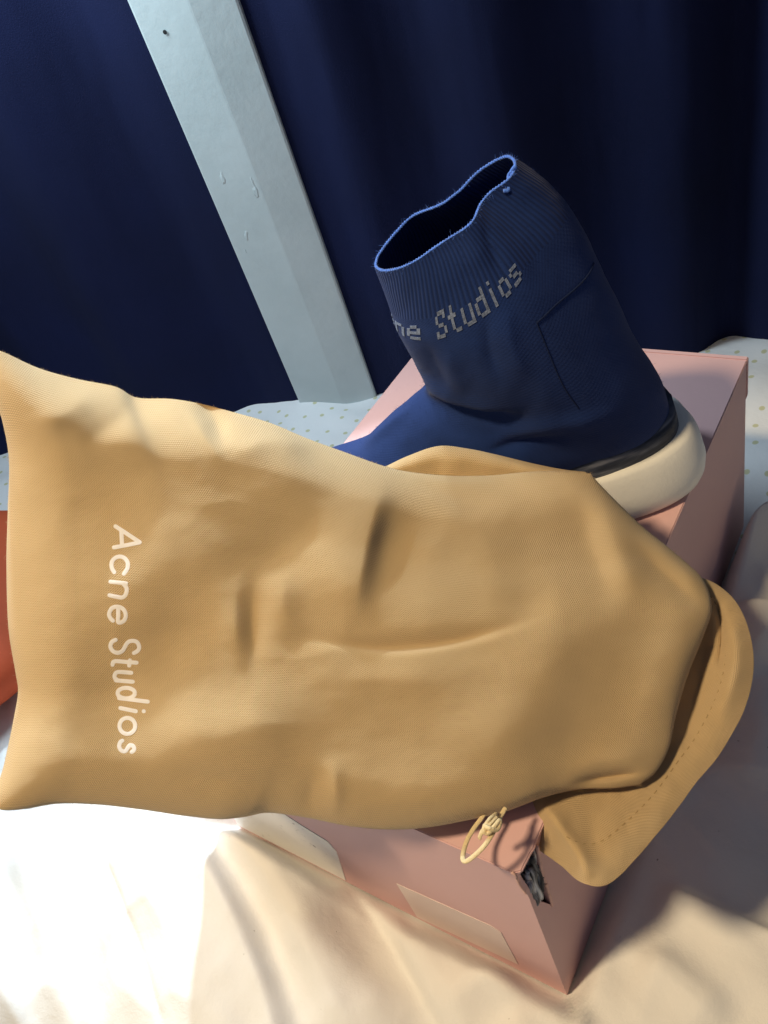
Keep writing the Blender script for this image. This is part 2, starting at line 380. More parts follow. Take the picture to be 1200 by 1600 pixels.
# ------------------------------------------------------------------ pink shoe box
box = empty('shoe_box'); tag(box, 'pink cardboard shoe box with a torn near corner on the bed', 'box')
TH = 0.0022
def prism(name, poly, nrm, th, mat, parent, bev=0.0006, smooth=False):
    """flat board: polygon (3D, ordered) extruded by th against nrm"""
    P = np.array(poly, float); n = len(P); Q = P - np.array(nrm, float) * th
    bm = bmesh.new(); vs = [bm.verts.new(p) for p in P]; ws = [bm.verts.new(p) for p in Q]
    bm.faces.new(vs); bm.faces.new(ws[::-1])
    for k in range(n): bm.faces.new((vs[k], ws[k], ws[(k + 1) % n], vs[(k + 1) % n]))
    bmesh.ops.recalc_face_normals(bm, faces=bm.faces)
    if bev: bmesh.ops.bevel(bm, geom=list(bm.edges), offset=bev, segments=2, affect='EDGES', clamp_overlap=True)
    bmesh.ops.triangulate(bm, faces=[f for f in bm.faces if len(f.verts) > 4])
    me = bpy.data.meshes.new(name); bm.to_mesh(me); bm.free(); me.materials.append(mat)
    o = bpy.data.objects.new(name, me); COL.objects.link(o); o.parent = parent
    return o
def front_pt(x, y): return at_plane(np.array(float(x)), np.array(float(y)), (0, 0, 0), np.array([0., -1, 0]))
def side_pt(x, y): return at_plane(np.array(float(x)), np.array(float(y)), (0, 0, 0), np.array([1., 0, 0]))
fx = lambda x, y: (front_pt(x, y)[0], 0, front_pt(x, y)[2])
sx_ = lambda x, y: (0, side_pt(x, y)[1], side_pt(x, y)[2])
# torn outline on the two faces and the lid, near the corner
t_front = [fx(806, 1366), fx(812, 1380), fx(822, 1394), fx(829, 1408)]
t_side = [sx_(838, 1322), sx_(842, 1345), sx_(845, 1362), sx_(852, 1382), sx_(858, 1402), sx_(861, 1414), sx_(853, 1411), sx_(843, 1408), sx_(832, 1410)]
yt = t_side[0][1]; xt = t_front[0][0]
prism('front_panel', [(-BW, 0, 0), (0, 0, 0), (0, 0, t_front[-1][2])] + t_front[::-1] + [(xt - 0.001, 0, BH - TH - .0001), (-BW, 0, BH - TH - .0001)], (0, -1, 0), TH, M['pink'], box, 0.0)
prism('side_panel', [(0, TH, 0), (0, BD, 0), (0, BD, BH - TH - .0001), (0, yt, BH - TH - .0001)] + t_side[1:-1] + [(0, TH, t_side[-1][2])], (1, 0, 0), TH, M['pink'], box, 0.0)
prism('back_panel', [(-TH, BD, 0), (-BW + TH, BD, 0), (-BW + TH, BD, BH - TH - .0001), (-TH, BD, BH - TH - .0001)], (0, 1, 0), TH, M['pink'], box, 0.0004)
prism('side_panel', [(-BW, BD, 0), (-BW, TH + .0001, 0), (-BW, TH + .0001, BH - TH - .0001), (-BW, BD, BH - TH - .0001)], (-1, 0, 0), TH, M['pink'], box, 0.0004)
prism('lid', [(-BW, -.0004, BH), (xt - 0.001, -.0004, BH), *[tuple(at_z(np.array(float(a_)), np.array(float(b_)), BH)) for a_, b_ in ((808, 1363), (815, 1361), (819, 1352), (825, 1341), (829, 1332), (834, 1326))], (0.0004, yt, BH), (0.0004, BD, BH), (-BW, BD, BH)], (0, 0, 1), TH, M['pink'], box, 0.0005)
prism('lid_flap', [(0.0004, BD + 0.0042, BH), (-BW, BD + 0.0042, BH), (-BW, BD + 0.0042, BH - 0.036), (-0.002, BD + 0.0042, BH - 0.036), (0.0004, BD + 0.0042, BH - 0.028)], (0, 1, 0), 0.004, M['pink'], box, 0.0006)
prism('bottom_panel', [(-BW, 0.0, -0.0002), (0, 0.0, -0.0002), (0, BD, -0.0002), (-BW, BD, -0.0002)], (0, 0, 1), TH, M['pink'], box, 0.0)
# grey board core showing in the tear: ragged vertical layers behind the skin
rng = np.random.default_rng(5)
for k in range(7):
    f0 = k / 7.0
    y0 = 0.0035 + f0 * (yt - 0.004); zb = 0.098 + 0.010 * abs(f0 - 0.45)
    zt = BH - 0.004 - 0.012 * (1 - f0) * (1 if k < 4 else .4)
    wv = [(0, 0), (0.0012, 0.3), (-0.0006, 0.6), (0.0006, 1.0)]
    V = []; 
    for q in np.linspace(0, 1, 9):
        xo = -0.0003 - 0.0020 * ((k * 37) % 5) / 5 + 0.0007 * math.sin(q * 9 + k * 2.1)
        for dx, dy in ((0, -0.0010), (0.0006, 0.0), (0, 0.0011), (-0.003, 0.0)):
            V.append((xo + dx, y0 + dy * 1.2 + 0.0006 * math.sin(q * 7 + k), zb + q * (zt - zb)))
    F = grid_faces(9, 4, True) + [(3, 2, 1, 0), (32, 33, 34, 35)]
    mesh_obj('torn_board_layer', V, F, M['board'], box)
prism('torn_board', [(-0.0052, 0.0026, 0.085), (-0.0052, yt + 0.004, 0.085), (-0.0052, yt + 0.002, BH - 0.0028), (-0.0052, 0.0026, BH - 0.012)], (1, 0, 0), 0.002, M['board'], box, 0)
prism('torn_board', [(-0.030, 0.0026, 0.085), (-0.0075, 0.0026, 0.085), (-0.0075, 0.0026, BH - 0.0028), (-0.030, 0.0026, BH - 0.0028)], (0, -1, 0), 0.002, M['board'], box, 0)
prism('torn_board', [(-0.030, 0.0026, BH - .0026), (-0.0015, 0.0026, BH - .0026), (-0.0015, yt + 0.01, BH - .0026), (-0.030, yt + 0.01, BH - .0026)], (0, 0, 1), 0.0012, M['board'], box, 0)
tp = np.array([sx_(838, 1320)] + t_side[1:6]) + [0.0005, 0, 0]
tube('torn_paper_edge', tp, 0.0007, M['pulp'], box, n=40, sides=6)
tp = np.array([fx(800, 1361), t_front[0], t_front[1], t_front[2]]) + [0, -0.0005, 0]
tube('torn_paper_edge', tp, 0.0006, M['pulp'], box, n=30, sides=6)
# paper labels on the front
def flat_on_front(name, px, mat, clampx=None):
    P = [np.array(fx(*q)) for q in px]
    P = [np.array([max(p[0], -BW + 0.0005), -0.00035, max(p[2], 0.0012)]) for p in P]
    return prism(name, P, (0, -1, 0), 0.0003, mat, box, 0)
lb = flat_on_front('paper_label', [(340, 1240), (430, 1262), (470, 1288), (512, 1314), (526, 1330), (553, 1392), (470, 1352), (366, 1294)], M['label'])
lb['label'] = 'scuffed white paper label on the lower left of the box front'
tpz = flat_on_front('tape_label', [(620, 1380), (768, 1446), (783, 1456), (810, 1506), (652, 1432)], M['tape'])
tpz['label'] = 'pale translucent label on the box front near the torn corner'

# ------------------------------------------------------------------ blue sock sneaker
shoe = empty('sock_sneaker'); tag(shoe, 'navy blue knitted sock sneaker with thick white sole standing on the box', 'sneaker')
SA = math.radians(215); SF = np.array([math.cos(SA), math.sin(SA), 0]); SL = np.array([-SF[1], SF[0], 0]); SH = np.array([-0.005, 0.235, BH])
LC = -0.008                                           # lateral centre line
def sp3(f, l, h): return SH + np.asarray(f)[..., None] * SF + np.asarray(l)[..., None] * SL + np.asarray(h)[..., None] * np.array([0, 0, 1.])
def sag(x, y, lat=0.0):
    P = at_plane(np.array(float(x)), np.array(float(y)), SH + SL * lat, SL) - SH; return (P @ SF, P[2])
# sole outline (forward, half width) seen from above
so_f = np.array([-0.009, -0.006, 0.003, 0.02, 0.045, 0.085, 0.13, 0.175, 0.21, 0.238, 0.252, 0.258])
so_w = np.array([0.000, 0.016, 0.0285, 0.037, 0.0405, 0.041, 0.043, 0.046, 0.044, 0.033, 0.018, 0.000])
half = spline(np.stack([so_f, so_w], 1), 90)
loop = np.vstack([half, np.stack([half[::-1][1:-1, 0], -half[::-1][1:-1, 1]], 1)])
cen = np.array([0.125, 0.0])
tg = np.roll(loop, -1, 0) - np.roll(loop, 1, 0); nr = np.stack([tg[:, 1], -tg[:, 0]], 1); nr /= np.linalg.norm(nr, axis=1)[:, None]
if ((loop - cen) * nr).sum() < 0: nr = -nr
SOLE_H = 0.032
hf = (1 + 0.65 * sstep(0.060, -0.008, loop[:, 0]))[:, None]      # the sole flares out behind the heel
rings = [(-0.010, 0.0006), (-0.0045, 0.0006), (-0.0018, 0.0022), (-0.0004, 0.006), (0.0, 0.012), (-0.0008, 0.019), (-0.0022, 0.0255), (-0.0036, 0.0300), (-0.0046, 0.0316), (-0.0062, 0.0320), (-0.0120, 0.0314)]
V = []
for off, h in rings:
    q = loop + nr * off * (hf if h > 0.015 else 1.0); toe = sstep(0.18, 0.26, q[:, 0]) * 0.006
    V.append(sp3(q[:, 0], q[:, 1] + LC, np.full(len(q), h) + toe))
n = len(loop); V = np.vstack(V); F = grid_faces(len(rings), n, True) + [tuple(range(n))[::-1], tuple((len(rings) - 1) * n + k for k in range(n))]
mesh_obj('sole', V, F, M['sole'], shoe)

# upper: rings that run from the toe up the foot and round the ankle into the shaft
top_c = [(0.246, 0.036), (0.236, 0.046), (0.205, 0.051), sag(540, 744), sag(600, 689), sag(640, 650), sag(670, 622), sag(648, 570), sag(630, 537), sag(618, 511), sag(610, 486), sag(595, 442), sag(586, 416)]
bot_c = [(0.246, 0.030), (0.225, 0.029), (0.185, 0.028), (0.135, 0.028), (0.085, 0.028), (0.045, 0.028), (0.012, 0.030), (0.0105, 0.056), sag(990, 524), sag(938, 412), sag(888, 320), sag(846, 275), sag(806, 248)]
wid_c = [0.010, 0.026, 0.036, 0.038, 0.036, 0.035, 0.034, 0.037, 0.039, 0.039, 0.037, 0.034, 0.030]
NR, NA = 130, 288
tt = np.linspace(0, 1, NR)
def resample(P):
    P = np.array(P, float); k = np.linspace(0, 1, len(P)); Q = spline(np.column_stack([k * 10, P]), 900)
    return np.stack([np.interp(tt * 10, Q[:, 0], Q[:, j]) for j in range(1, Q.shape[1])], 1)
Tc = resample(top_c); Bc = resample(bot_c); Wc = resample(np.array(wid_c)[:, None])[:, 0]
ang = np.arange(NA) * 2 * math.pi / NA                # 0 = front/top, pi/2 = side near the camera, pi = back/bottom
ca, sa = np.cos(ang), np.sin(ang)
mid = (Tc + Bc) / 2; ax = (Tc - Bc) / 2
flatb = sstep(0.5, 0.25, tt)                          # flat underside on the foot
lat = np.sign(sa)[None] * np.abs(sa)[None] ** (1 - 0.35 * flatb[:, None] * (ca < 0)[None]) * Wc[:, None]
lat = lat * (1 - 0.28 * flatb[:, None] * np.clip(ca, 0, 1)[None])
cf = np.sign(ca)[None] * np.abs(ca)[None] ** (1 - 0.45 * flatb[:, None] * (ca < 0)[None])
f_ = mid[:, 0][:, None] + ax[:, 0][:, None] * cf; h_ = mid[:, 1][:, None] + ax[:, 1][:, None] * cf
P = sp3(f_, lat + LC * sstep(1.0, 0.2, tt)[:, None], h_)
# the mouth of the sock as it is squeezed
near = spline([(586, 416), (592, 422), (604, 424), (625, 420), (650, 408), (675, 391), (702, 373), (728, 357), (743, 341), (753, 318), (768, 301), (790, 286), (802, 273), (807, 260), (806, 250)], NA // 2 + 1)
far = spline([(806, 250), (800, 244), (790, 243), (770, 252), (745, 269), (720, 295), (700, 311), (680, 321), (655, 330), (635, 344), (610, 371), (590, 399), (586, 416)], NA // 2 + 1)
A0 = sp3(*[np.array(v) for v in (Tc[-1, 0], 0.0, Tc[-1, 1])]); B0 = sp3(*[np.array(v) for v in (Bc[-1, 0], 0.0, Bc[-1, 1])])
e1 = (B0 - A0) / np.linalg.norm(B0 - A0); nm = np.cross(e1, SL)
def toplane(q): return at_plane(q[:, 0], q[:, 1], A0, nm)
mouth = np.vstack([toplane(near)[:-1], toplane(far)[:-1]])
# ellipse of the last ring follows the same start point and sense
wgt = sstep(0.70, 1.0, tt)[:, None, None]
P = P + wgt * (mouth - P[-1])[None]
# knit puckers and ankle folds, placed on the near side
px, py = proj(P.reshape(-1, 3)); px = px.reshape(NR, NA); py = py.reshape(NR, NA)
dN = np.gradient(P, axis=0); dA = np.roll(P, -1, 1) - np.roll(P, 1, 1); nor = np.cross(dA, dN); nor /= np.linalg.norm(nor, axis=2)[..., None] + 1e-9
if (nor[NR // 2, NA // 4] @ SL) < 0: nor = -nor
nearside = sstep(-0.2, 0.2, nor @ (-FWD))
dsp = ridge(px, py, [(640, 575), (690, 615), (750, 632), (830, 640)], 26, 10, 0.0035) \
    - ridge(px, py, [(655, 612), (700, 632), (760, 648), (840, 655)], 9, 14, 0.0045) \
    + ridge(px, py, [(655, 625), (610, 665), (560, 705)], 8, 14, 0.0020) \
    + ridge(px, py, [(760, 690), (830, 668), (920, 655), (990, 630)], 12, 26, 0.0028) \
    - ridge(px, py, [(740, 712), (820, 690), (900, 676)], 10, 14, 0.0024) \
    + ridge(px, py, [(790, 470), (800, 540), (830, 600)], 14, 22, 0.0016) \
    - ridge(px, py, [(760, 480), (765, 550), (790, 610)], 14, 14, 0.0016) \
    + ridge(px, py, [(700, 530), (710, 580), (740, 615)], 14, 18, 0.0014) \
    - ridge(px, py, [(660, 525), (680, 575), (715, 612)], 12, 14, 0.0014) \
    - ridge(px, py, [(752, 330), (775, 400), (800, 450)], 20, 20, 0.0025)
dsp = dsp * nearside + 0.0008 * fbm(px / 60, py / 60, 3, 8)
P = P + nor * dsp[..., None]
dN = np.gradient(P, axis=0); dA = np.roll(P, -1, 1) - np.roll(P, 1, 1); nn_ = np.cross(dA, dN); nn_ /= np.linalg.norm(nn_, axis=2)[..., None] + 1e-9
nor = np.where(((nn_ * nor).sum(2) < 0)[..., None], -nn_, nn_)
S_UP = P.copy()
CUFF = int(NR * 0.838)
circ = np.concatenate([[0], np.cumsum(np.linalg.norm(np.diff(P[-12], axis=0), axis=1))])
lng = np.concatenate([[0], np.cumsum(np.linalg.norm(np.diff(P[:, NA // 4], axis=0), axis=1))])
def upper(name, i0, i1, mat, off=0.0, inner=0.0018):
    Q = P[i0:i1 + 1] + nor[i0:i1 + 1] * off; R_ = Q - nor[i0:i1 + 1] * inner; m = i1 - i0 + 1
    # closed in u with a duplicated seam column for clean texture coordinates
    Qd = np.concatenate([Q, Q[:, :1]], 1).reshape(-1, 3); Rd = np.concatenate([R_, R_[:, :1]], 1).reshape(-1, 3)
    cu = np.concatenate([circ, [circ[-1] + 0.0008]]) * (1.0)
    uv = np.stack(np.broadcast_arrays(cu[None, :], lng[i0:i1 + 1, None]), -1).reshape(-1, 2)
    nc = NA + 1; N0 = m * nc
    F = grid_faces(m, nc) + grid_faces(m, nc, off=N0, flip=True)
    F += [((m - 1) * nc + j, (m - 1) * nc + j + 1, N0 + (m - 1) * nc + j + 1, N0 + (m - 1) * nc + j) for j in range(nc - 1)]
    o = mesh_obj(name, np.vstack([Qd, Rd]), F, mat, shoe, uv=np.vstack([uv, uv]))
    bm = bmesh.new(); bm.from_mesh(o.data); bmesh.ops.recalc_face_normals(bm, faces=bm.faces); bm.to_mesh(o.data); bm.free()
    nn = np.concatenate([nor[i0:i1 + 1], nor[i0:i1 + 1, :1]], 1).reshape(-1, 3)
    o.data.normals_split_custom_set_from_vertices([tuple(v) for v in np.vstack([nn, -nn])])
    return o
upper('knit_upper', 0, CUFF, M['knit'])
cuff = upper('ribbed_cuff', CUFF, NR - 1, M['rib'], 0.0)
rimP = P[-1] + nor[-1] * -0.0008
kq = np.arange(840)
rim = tube('bright_rim', rimP[::3], 0.00062 * (1 + 0.28 * np.sin(kq * 2 * math.pi / 6) + 0.25 * fbm(kq / 9.0, kq * 0.0, 2, 6)), M['rim'], shoe, n=840, sides=6, closed=True)
def fibres(name, pts, nrm, n, lo, hi, rad, mat, parent, seed):
    """short loose threads: bent three-point slivers that start on given surface points"""
    rg = np.random.default_rng(seed); V_ = []; F_ = []
    for k in rg.integers(0, len(pts), n):
        p = pts[k]; d = nrm[k] + rg.normal(0, 0.7, 3); d /= np.linalg.norm(d); b = rg.normal(0, 0.5, 3); L = rg.uniform(lo, hi)
        sdv = np.cross(d, rg.normal(0, 1, 3)); sdv /= np.linalg.norm(sdv) + 1e-9; up_ = np.cross(d, sdv); i_ = len(V_)
        for q, r_ in ((0, 1.0), (0.5, 0.8), (1.0, 0.35)):
            c_ = p + d * L * q + b * L * q * q * 0.6
            for a_ in (0, 2.094, 4.189): V_.append(c_ + (sdv * math.cos(a_) + up_ * math.sin(a_)) * rad * r_)
        for q in (0, 3):
            for a_ in range(3): F_.append((i_ + q + a_, i_ + q + (a_ + 1) % 3, i_ + q + 3 + (a_ + 1) % 3, i_ + q + 3 + a_))
    o_ = mesh_obj(name, V_, F_, mat, parent); o_['kind'] = 'stuff'; return o_
fibres('yarn_fuzz', rimP, nor[-1], 500, 0.0008, 0.0022, 0.00006, M['rim'], shoe, 4)
fz = P[20:].reshape(-1, 3); fn_ = nor[20:].reshape(-1, 3)
fibres('knit_fuzz', fz, fn_, 2500, 0.0006, 0.0018, 0.00005, M['knit'], shoe, 5)
# loose yarn knot where the rim is closed
k0 = mouth[NA // 2 - 6]
kn = [k0 + v for v in (np.array([0, 0, 0.001]), -RGT * 0.002 - UPV * 0.002, -RGT * 0.001 - UPV * 0.005, -RGT * 0.0035 - UPV * 0.006, -RGT * 0.003 - UPV * 0.0085, -RGT * 0.005 - UPV * 0.009)]
tube('loose_yarn', kn, 0.0008, M['rim'], shoe, n=40, sides=6)
tube('loose_yarn', [k0, k0 - RGT * 0.003 - UPV * 0.003, k0 - RGT * 0.002 - UPV * 0.006, k0 - RGT * 0.0045 - UPV * 0.0075], 0.0007, M['rim'], shoe, n=30, sides=6)

# raised band of glued rubber between knit and sole
bl = loop + nr * -0.0088 * hf
V = []
for off, h in ((0.0012, SOLE_H - 0.003), (0.0020, SOLE_H + 0.001), (0.0014, SOLE_H + 0.006), (0.0004, SOLE_H + 0.0120), (-0.0040, SOLE_H + 0.0128)):
    q = bl + nr * off; h = np.minimum(h, SOLE_H + 0.014 - 0.020 * sstep(0.10, 0.15, q[:, 0])); V.append(sp3(q[:, 0], q[:, 1] + LC, h + 0.0008 * fbm(q[:, 0] * 90, q[:, 1] * 90, 2, 3)))
mesh_obj('sole_band', np.vstack(V), grid_faces(5, n, True), M['band'], shoe)

# surface lookup helpers for seams and knitted letters (ring, angle) from a picture point on the near side
px, py = proj(P.reshape(-1, 3)); px = px.reshape(NR, NA); py = py.reshape(NR, NA)
vis = ((nor * (CAM - P)).sum(2) > 0)
def ra(x, y):
    d = np.where(vis, np.hypot(px - x, py - y), 1e9); i, j = np.unravel_index(np.argmin(d), d.shape); return float(i), float(j)
def surf(i, j, off=0.0):
    i = min(max(i, 0), NR - 1.001); i0 = int(i); a = i - i0; j = j % NA; j0 = int(j); b = j - j0; j1 = (j0 + 1) % NA
    f = lambda A: (A[i0, j0] * (1 - b) + A[i0, j1] * b) * (1 - a) + (A[i0 + 1, j0] * (1 - b) + A[i0 + 1, j1] * b) * a
    return f(P) + f(nor) * off
def seam(pts):
    q = spline([ra(*p) for p in pts], 60); return [surf(i, j, 0.0001) for i, j in q]
tube('heel_seam', seam([(928, 412), (900, 450), (868, 478), (838, 503)]), 0.00042, M['seam'], shoe, n=80, sides=6)
tube('heel_seam', seam([(838, 503), (852, 540), (870, 580), (890, 615), (904, 640)]), 0.00028, M['seam'], shoe, n=80, sides=6)
# knitted lettering: small stitches set along a line round the shaft
GLY = {'A': ['0110', '1001', '1001', '1111', '1001', '1001', '1001'], 'c': ['0000', '0000', '0110', '1001', '1000', '1001', '0110'],
       'n': ['0000', '0000', '1110', '1001', '1001', '1001', '1001'], 'e': ['0000', '0000', '0110', '1001', '1111', '1000', '0111'],
       'S': ['0111', '1001', '1000', '0110', '0001', '1001', '1110'], 't': ['0100', '0100', '1110', '0100', '0100', '0100', '0011'],
       'u': ['0000', '0000', '1001', '1001', '1001', '1001', '0111'], 'd': ['0001', '0001', '0111', '1001', '1001', '1001', '0111'],
       'i': ['010', '000', '010', '010', '010', '010', '010'], 'o': ['0000', '0000', '0110', '1001', '1001', '1001', '0110'],
       's': ['0000', '0000', '0111', '1000', '0110', '0001', '1110']}
i0, j0 = ra(683, 530); i1, j1 = ra(818, 432); iu, ju = ra(668, 492)
im, jm = ra(742, 490)
cols = {'S': 0}
word = 'Acne Studios'; pos = []; cx = 0
for ch in word:
    pos.append(cx); cx += (3 if ch == 'i' else 4) + 1 if ch != ' ' else 3
cS = pos[5]; cEnd = cx - 1
def ji(c):
    q = (c - cS) * (j1 - j0) / (cEnd - cS)
    return j0 + (q if q * (j1 - j0) > 0 else q * 1.75)
def ii(c):
    q = (c - cS) / (cEnd - cS); base = i0 + (i1 - i0) * q
    return base
irt, jrt = ra(806, 393)
ch_l = (iu - i0) / 7.0; ch_r = (irt - i1) / 7.0
def chh(c): return ch_l + (ch_r - ch_l) * (c - cS) / (cEnd - cS)
for ch, c0 in zip(word, pos):
    if ch == ' ': continue
    V = []; F = []
    for rI, row in enumerate(GLY[ch]):
        for cI, v in enumerate(row):
            if v != '1': continue
            for half_ in (0, 1):
                cc = c0 + cI; rr = 6 - rI
                q = [(cc + 0.01, rr + 0.5 * half_ + 0.02), (cc + 0.99, rr + 0.5 * half_ + 0.02), (cc + 0.99, rr + 0.5 * half_ + 0.49), (cc + 0.01, rr + 0.5 * half_ + 0.49)]
                b = len(V)
                for o_ in (0.0001, 0.00030):
                    for (a_, r_) in q:
                        a2 = a_ if o_ < 0.0002 else (a_ - cc - 0.5) * 0.97 + cc + 0.5
                        V.append(surf(ii(a_) + chh(a_) * r_, ji(a2), o_))
                F += [(b + 4, b + 5, b + 6, b + 7), (b, b + 1, b + 5, b + 4), (b + 1, b + 2, b + 6, b + 5), (b + 2, b + 3, b + 7, b + 6), (b + 3, b, b + 4, b + 7)]
    mesh_obj('knitted_letter', V, F, M['knit_letter'], shoe, smooth=False)

# ------------------------------------------------------------------ canvas dust bag
bag = empty('dust_bag'); tag(bag, 'stuffed ochre canvas drawstring dust bag with white lettering lying over the box', 'bag')
ctrl = np.array([(-28, 545, .402), (0, 1262, .352), (300, 625, .386), (300, 1280, .356), (620, 735, .364), (760, 742, .367), (640, 1292, .357), (930, 745, .396), (1000, 1225, .345),
                 (1110, 950, .380), (20, 900, .380), (300, 950, .385), (600, 1000, .372), (860, 1000, .385)])
def feats(x, y):
    x = (np.asarray(x, float) - 600) / 600; y = (np.asarray(y, float) - 950) / 400
    return np.stack([np.ones_like(x), x, y, x * y, x * x, y * y], -1)
cf_, *_ = np.linalg.lstsq(feats(ctrl[:, 0], ctrl[:, 1]), 1 / ctrl[:, 2], rcond=None)
def base_dist(x, y): return 1 / (feats(x, y) @ cf_)
NU, NV = 420, 260
left = spline([(-28, 545), (-12, 610), (4, 660), (14, 720), (12, 800), (10, 880), (13, 980), (24, 1050), (28, 1082), (20, 1130), (6, 1195), (-6, 1235), (-8, 1258)], NV)
right = spline([(922, 740), (952, 772), (1003, 822), (1050, 860), (1098, 905), (1112, 950), (1100, 992), (1075, 1055), (1056, 1120), (1046, 1168), (1026, 1205), (1000, 1226)], NV)
top = spline([(-28, 545), (0, 548), (60, 575), (120, 592), (180, 604), (213, 621), (265, 623), (305, 629), (350, 640), (420, 660), (480, 685), (540, 707), (600, 728), (640, 737), (700, 743), (763, 743), (827, 737), (880, 736), (922, 740)], NU)
bot = spline([(-8, 1258), (5, 1266), (40, 1264), (90, 1256), (150, 1257), (215, 1264), (290, 1275), (345, 1280), (385, 1276), (420, 1270), (480, 1278), (540, 1290), (600, 1296), (660, 1294), (720, 1284), (790, 1268), (850, 1246), (905, 1234), (960, 1232), (1000, 1226)], NU)
def coons(L, R_, T_, B_):
    nv, nu = len(L), len(T_); u = np.linspace(0, 1, nu)[None, :, None]; v = np.linspace(0, 1, nv)[:, None, None]
    return (1 - u) * L[:, None] + u * R_[:, None] + (1 - v) * T_[None] + v * B_[None] - ((1 - u) * (1 - v) * T_[0] + u * (1 - v) * T_[-1] + (1 - u) * v * B_[0] + u * v * B_[-1])
# cosine spacing crowds the grid toward the rolled edges
def warp(n): q = np.linspace(0, 1, n); return q - 0.10 * np.sin(2 * math.pi * q) / (2 * math.pi) * 3
wu, wv = warp(NU), warp(NV)
rs = lambda A, wq: np.stack([np.interp(wq, np.linspace(0, 1, len(A)), A[:, k]) for k in (0, 1)], 1)
left, right = rs(left, wv), rs(right, wv); top, bot = rs(top, wu), rs(bot, wu)
def coons_w(L, R_, T_, B_):
    u = wu[None, :, None]; v = wv[:, None, None]
    return (1 - u) * L[:, None] + u * R_[:, None] + (1 - v) * T_[None] + v * B_[None] - ((1 - u) * (1 - v) * T_[0] + u * (1 - v) * T_[-1] + (1 - u) * v * B_[0] + u * v * B_[-1])
G = coons_w(left, right, top, bot); gx, gy = G[..., 0], G[..., 1]
uu, vv = np.meshgrid(wu, wv)
def prof_(q, wd): return np.sqrt(np.clip(1 - (1 - np.clip(q / wd, 0, 1)) ** 2, 0, 1))
edgep = prof_(uu, 0.10) * prof_(1 - uu, 0.06) * prof_(vv, 0.16) ** (1 + 0.8 * sstep(0.72, 0.5, uu)) * prof_(1 - vv, 0.13)
belly = np.sin(np.pi * np.clip(vv, 0, 1)) ** 0.8 * np.sin(np.pi * np.clip(uu * 0.9 + 0.08, 0, 1)) ** 0.7
H = ((0.012 + 0.010 * sstep(0.35, 0.0, vv)) * edgep + 0.024 * belly * edgep) * (1 - 0.45 * sstep(0.72, 1.0, uu))
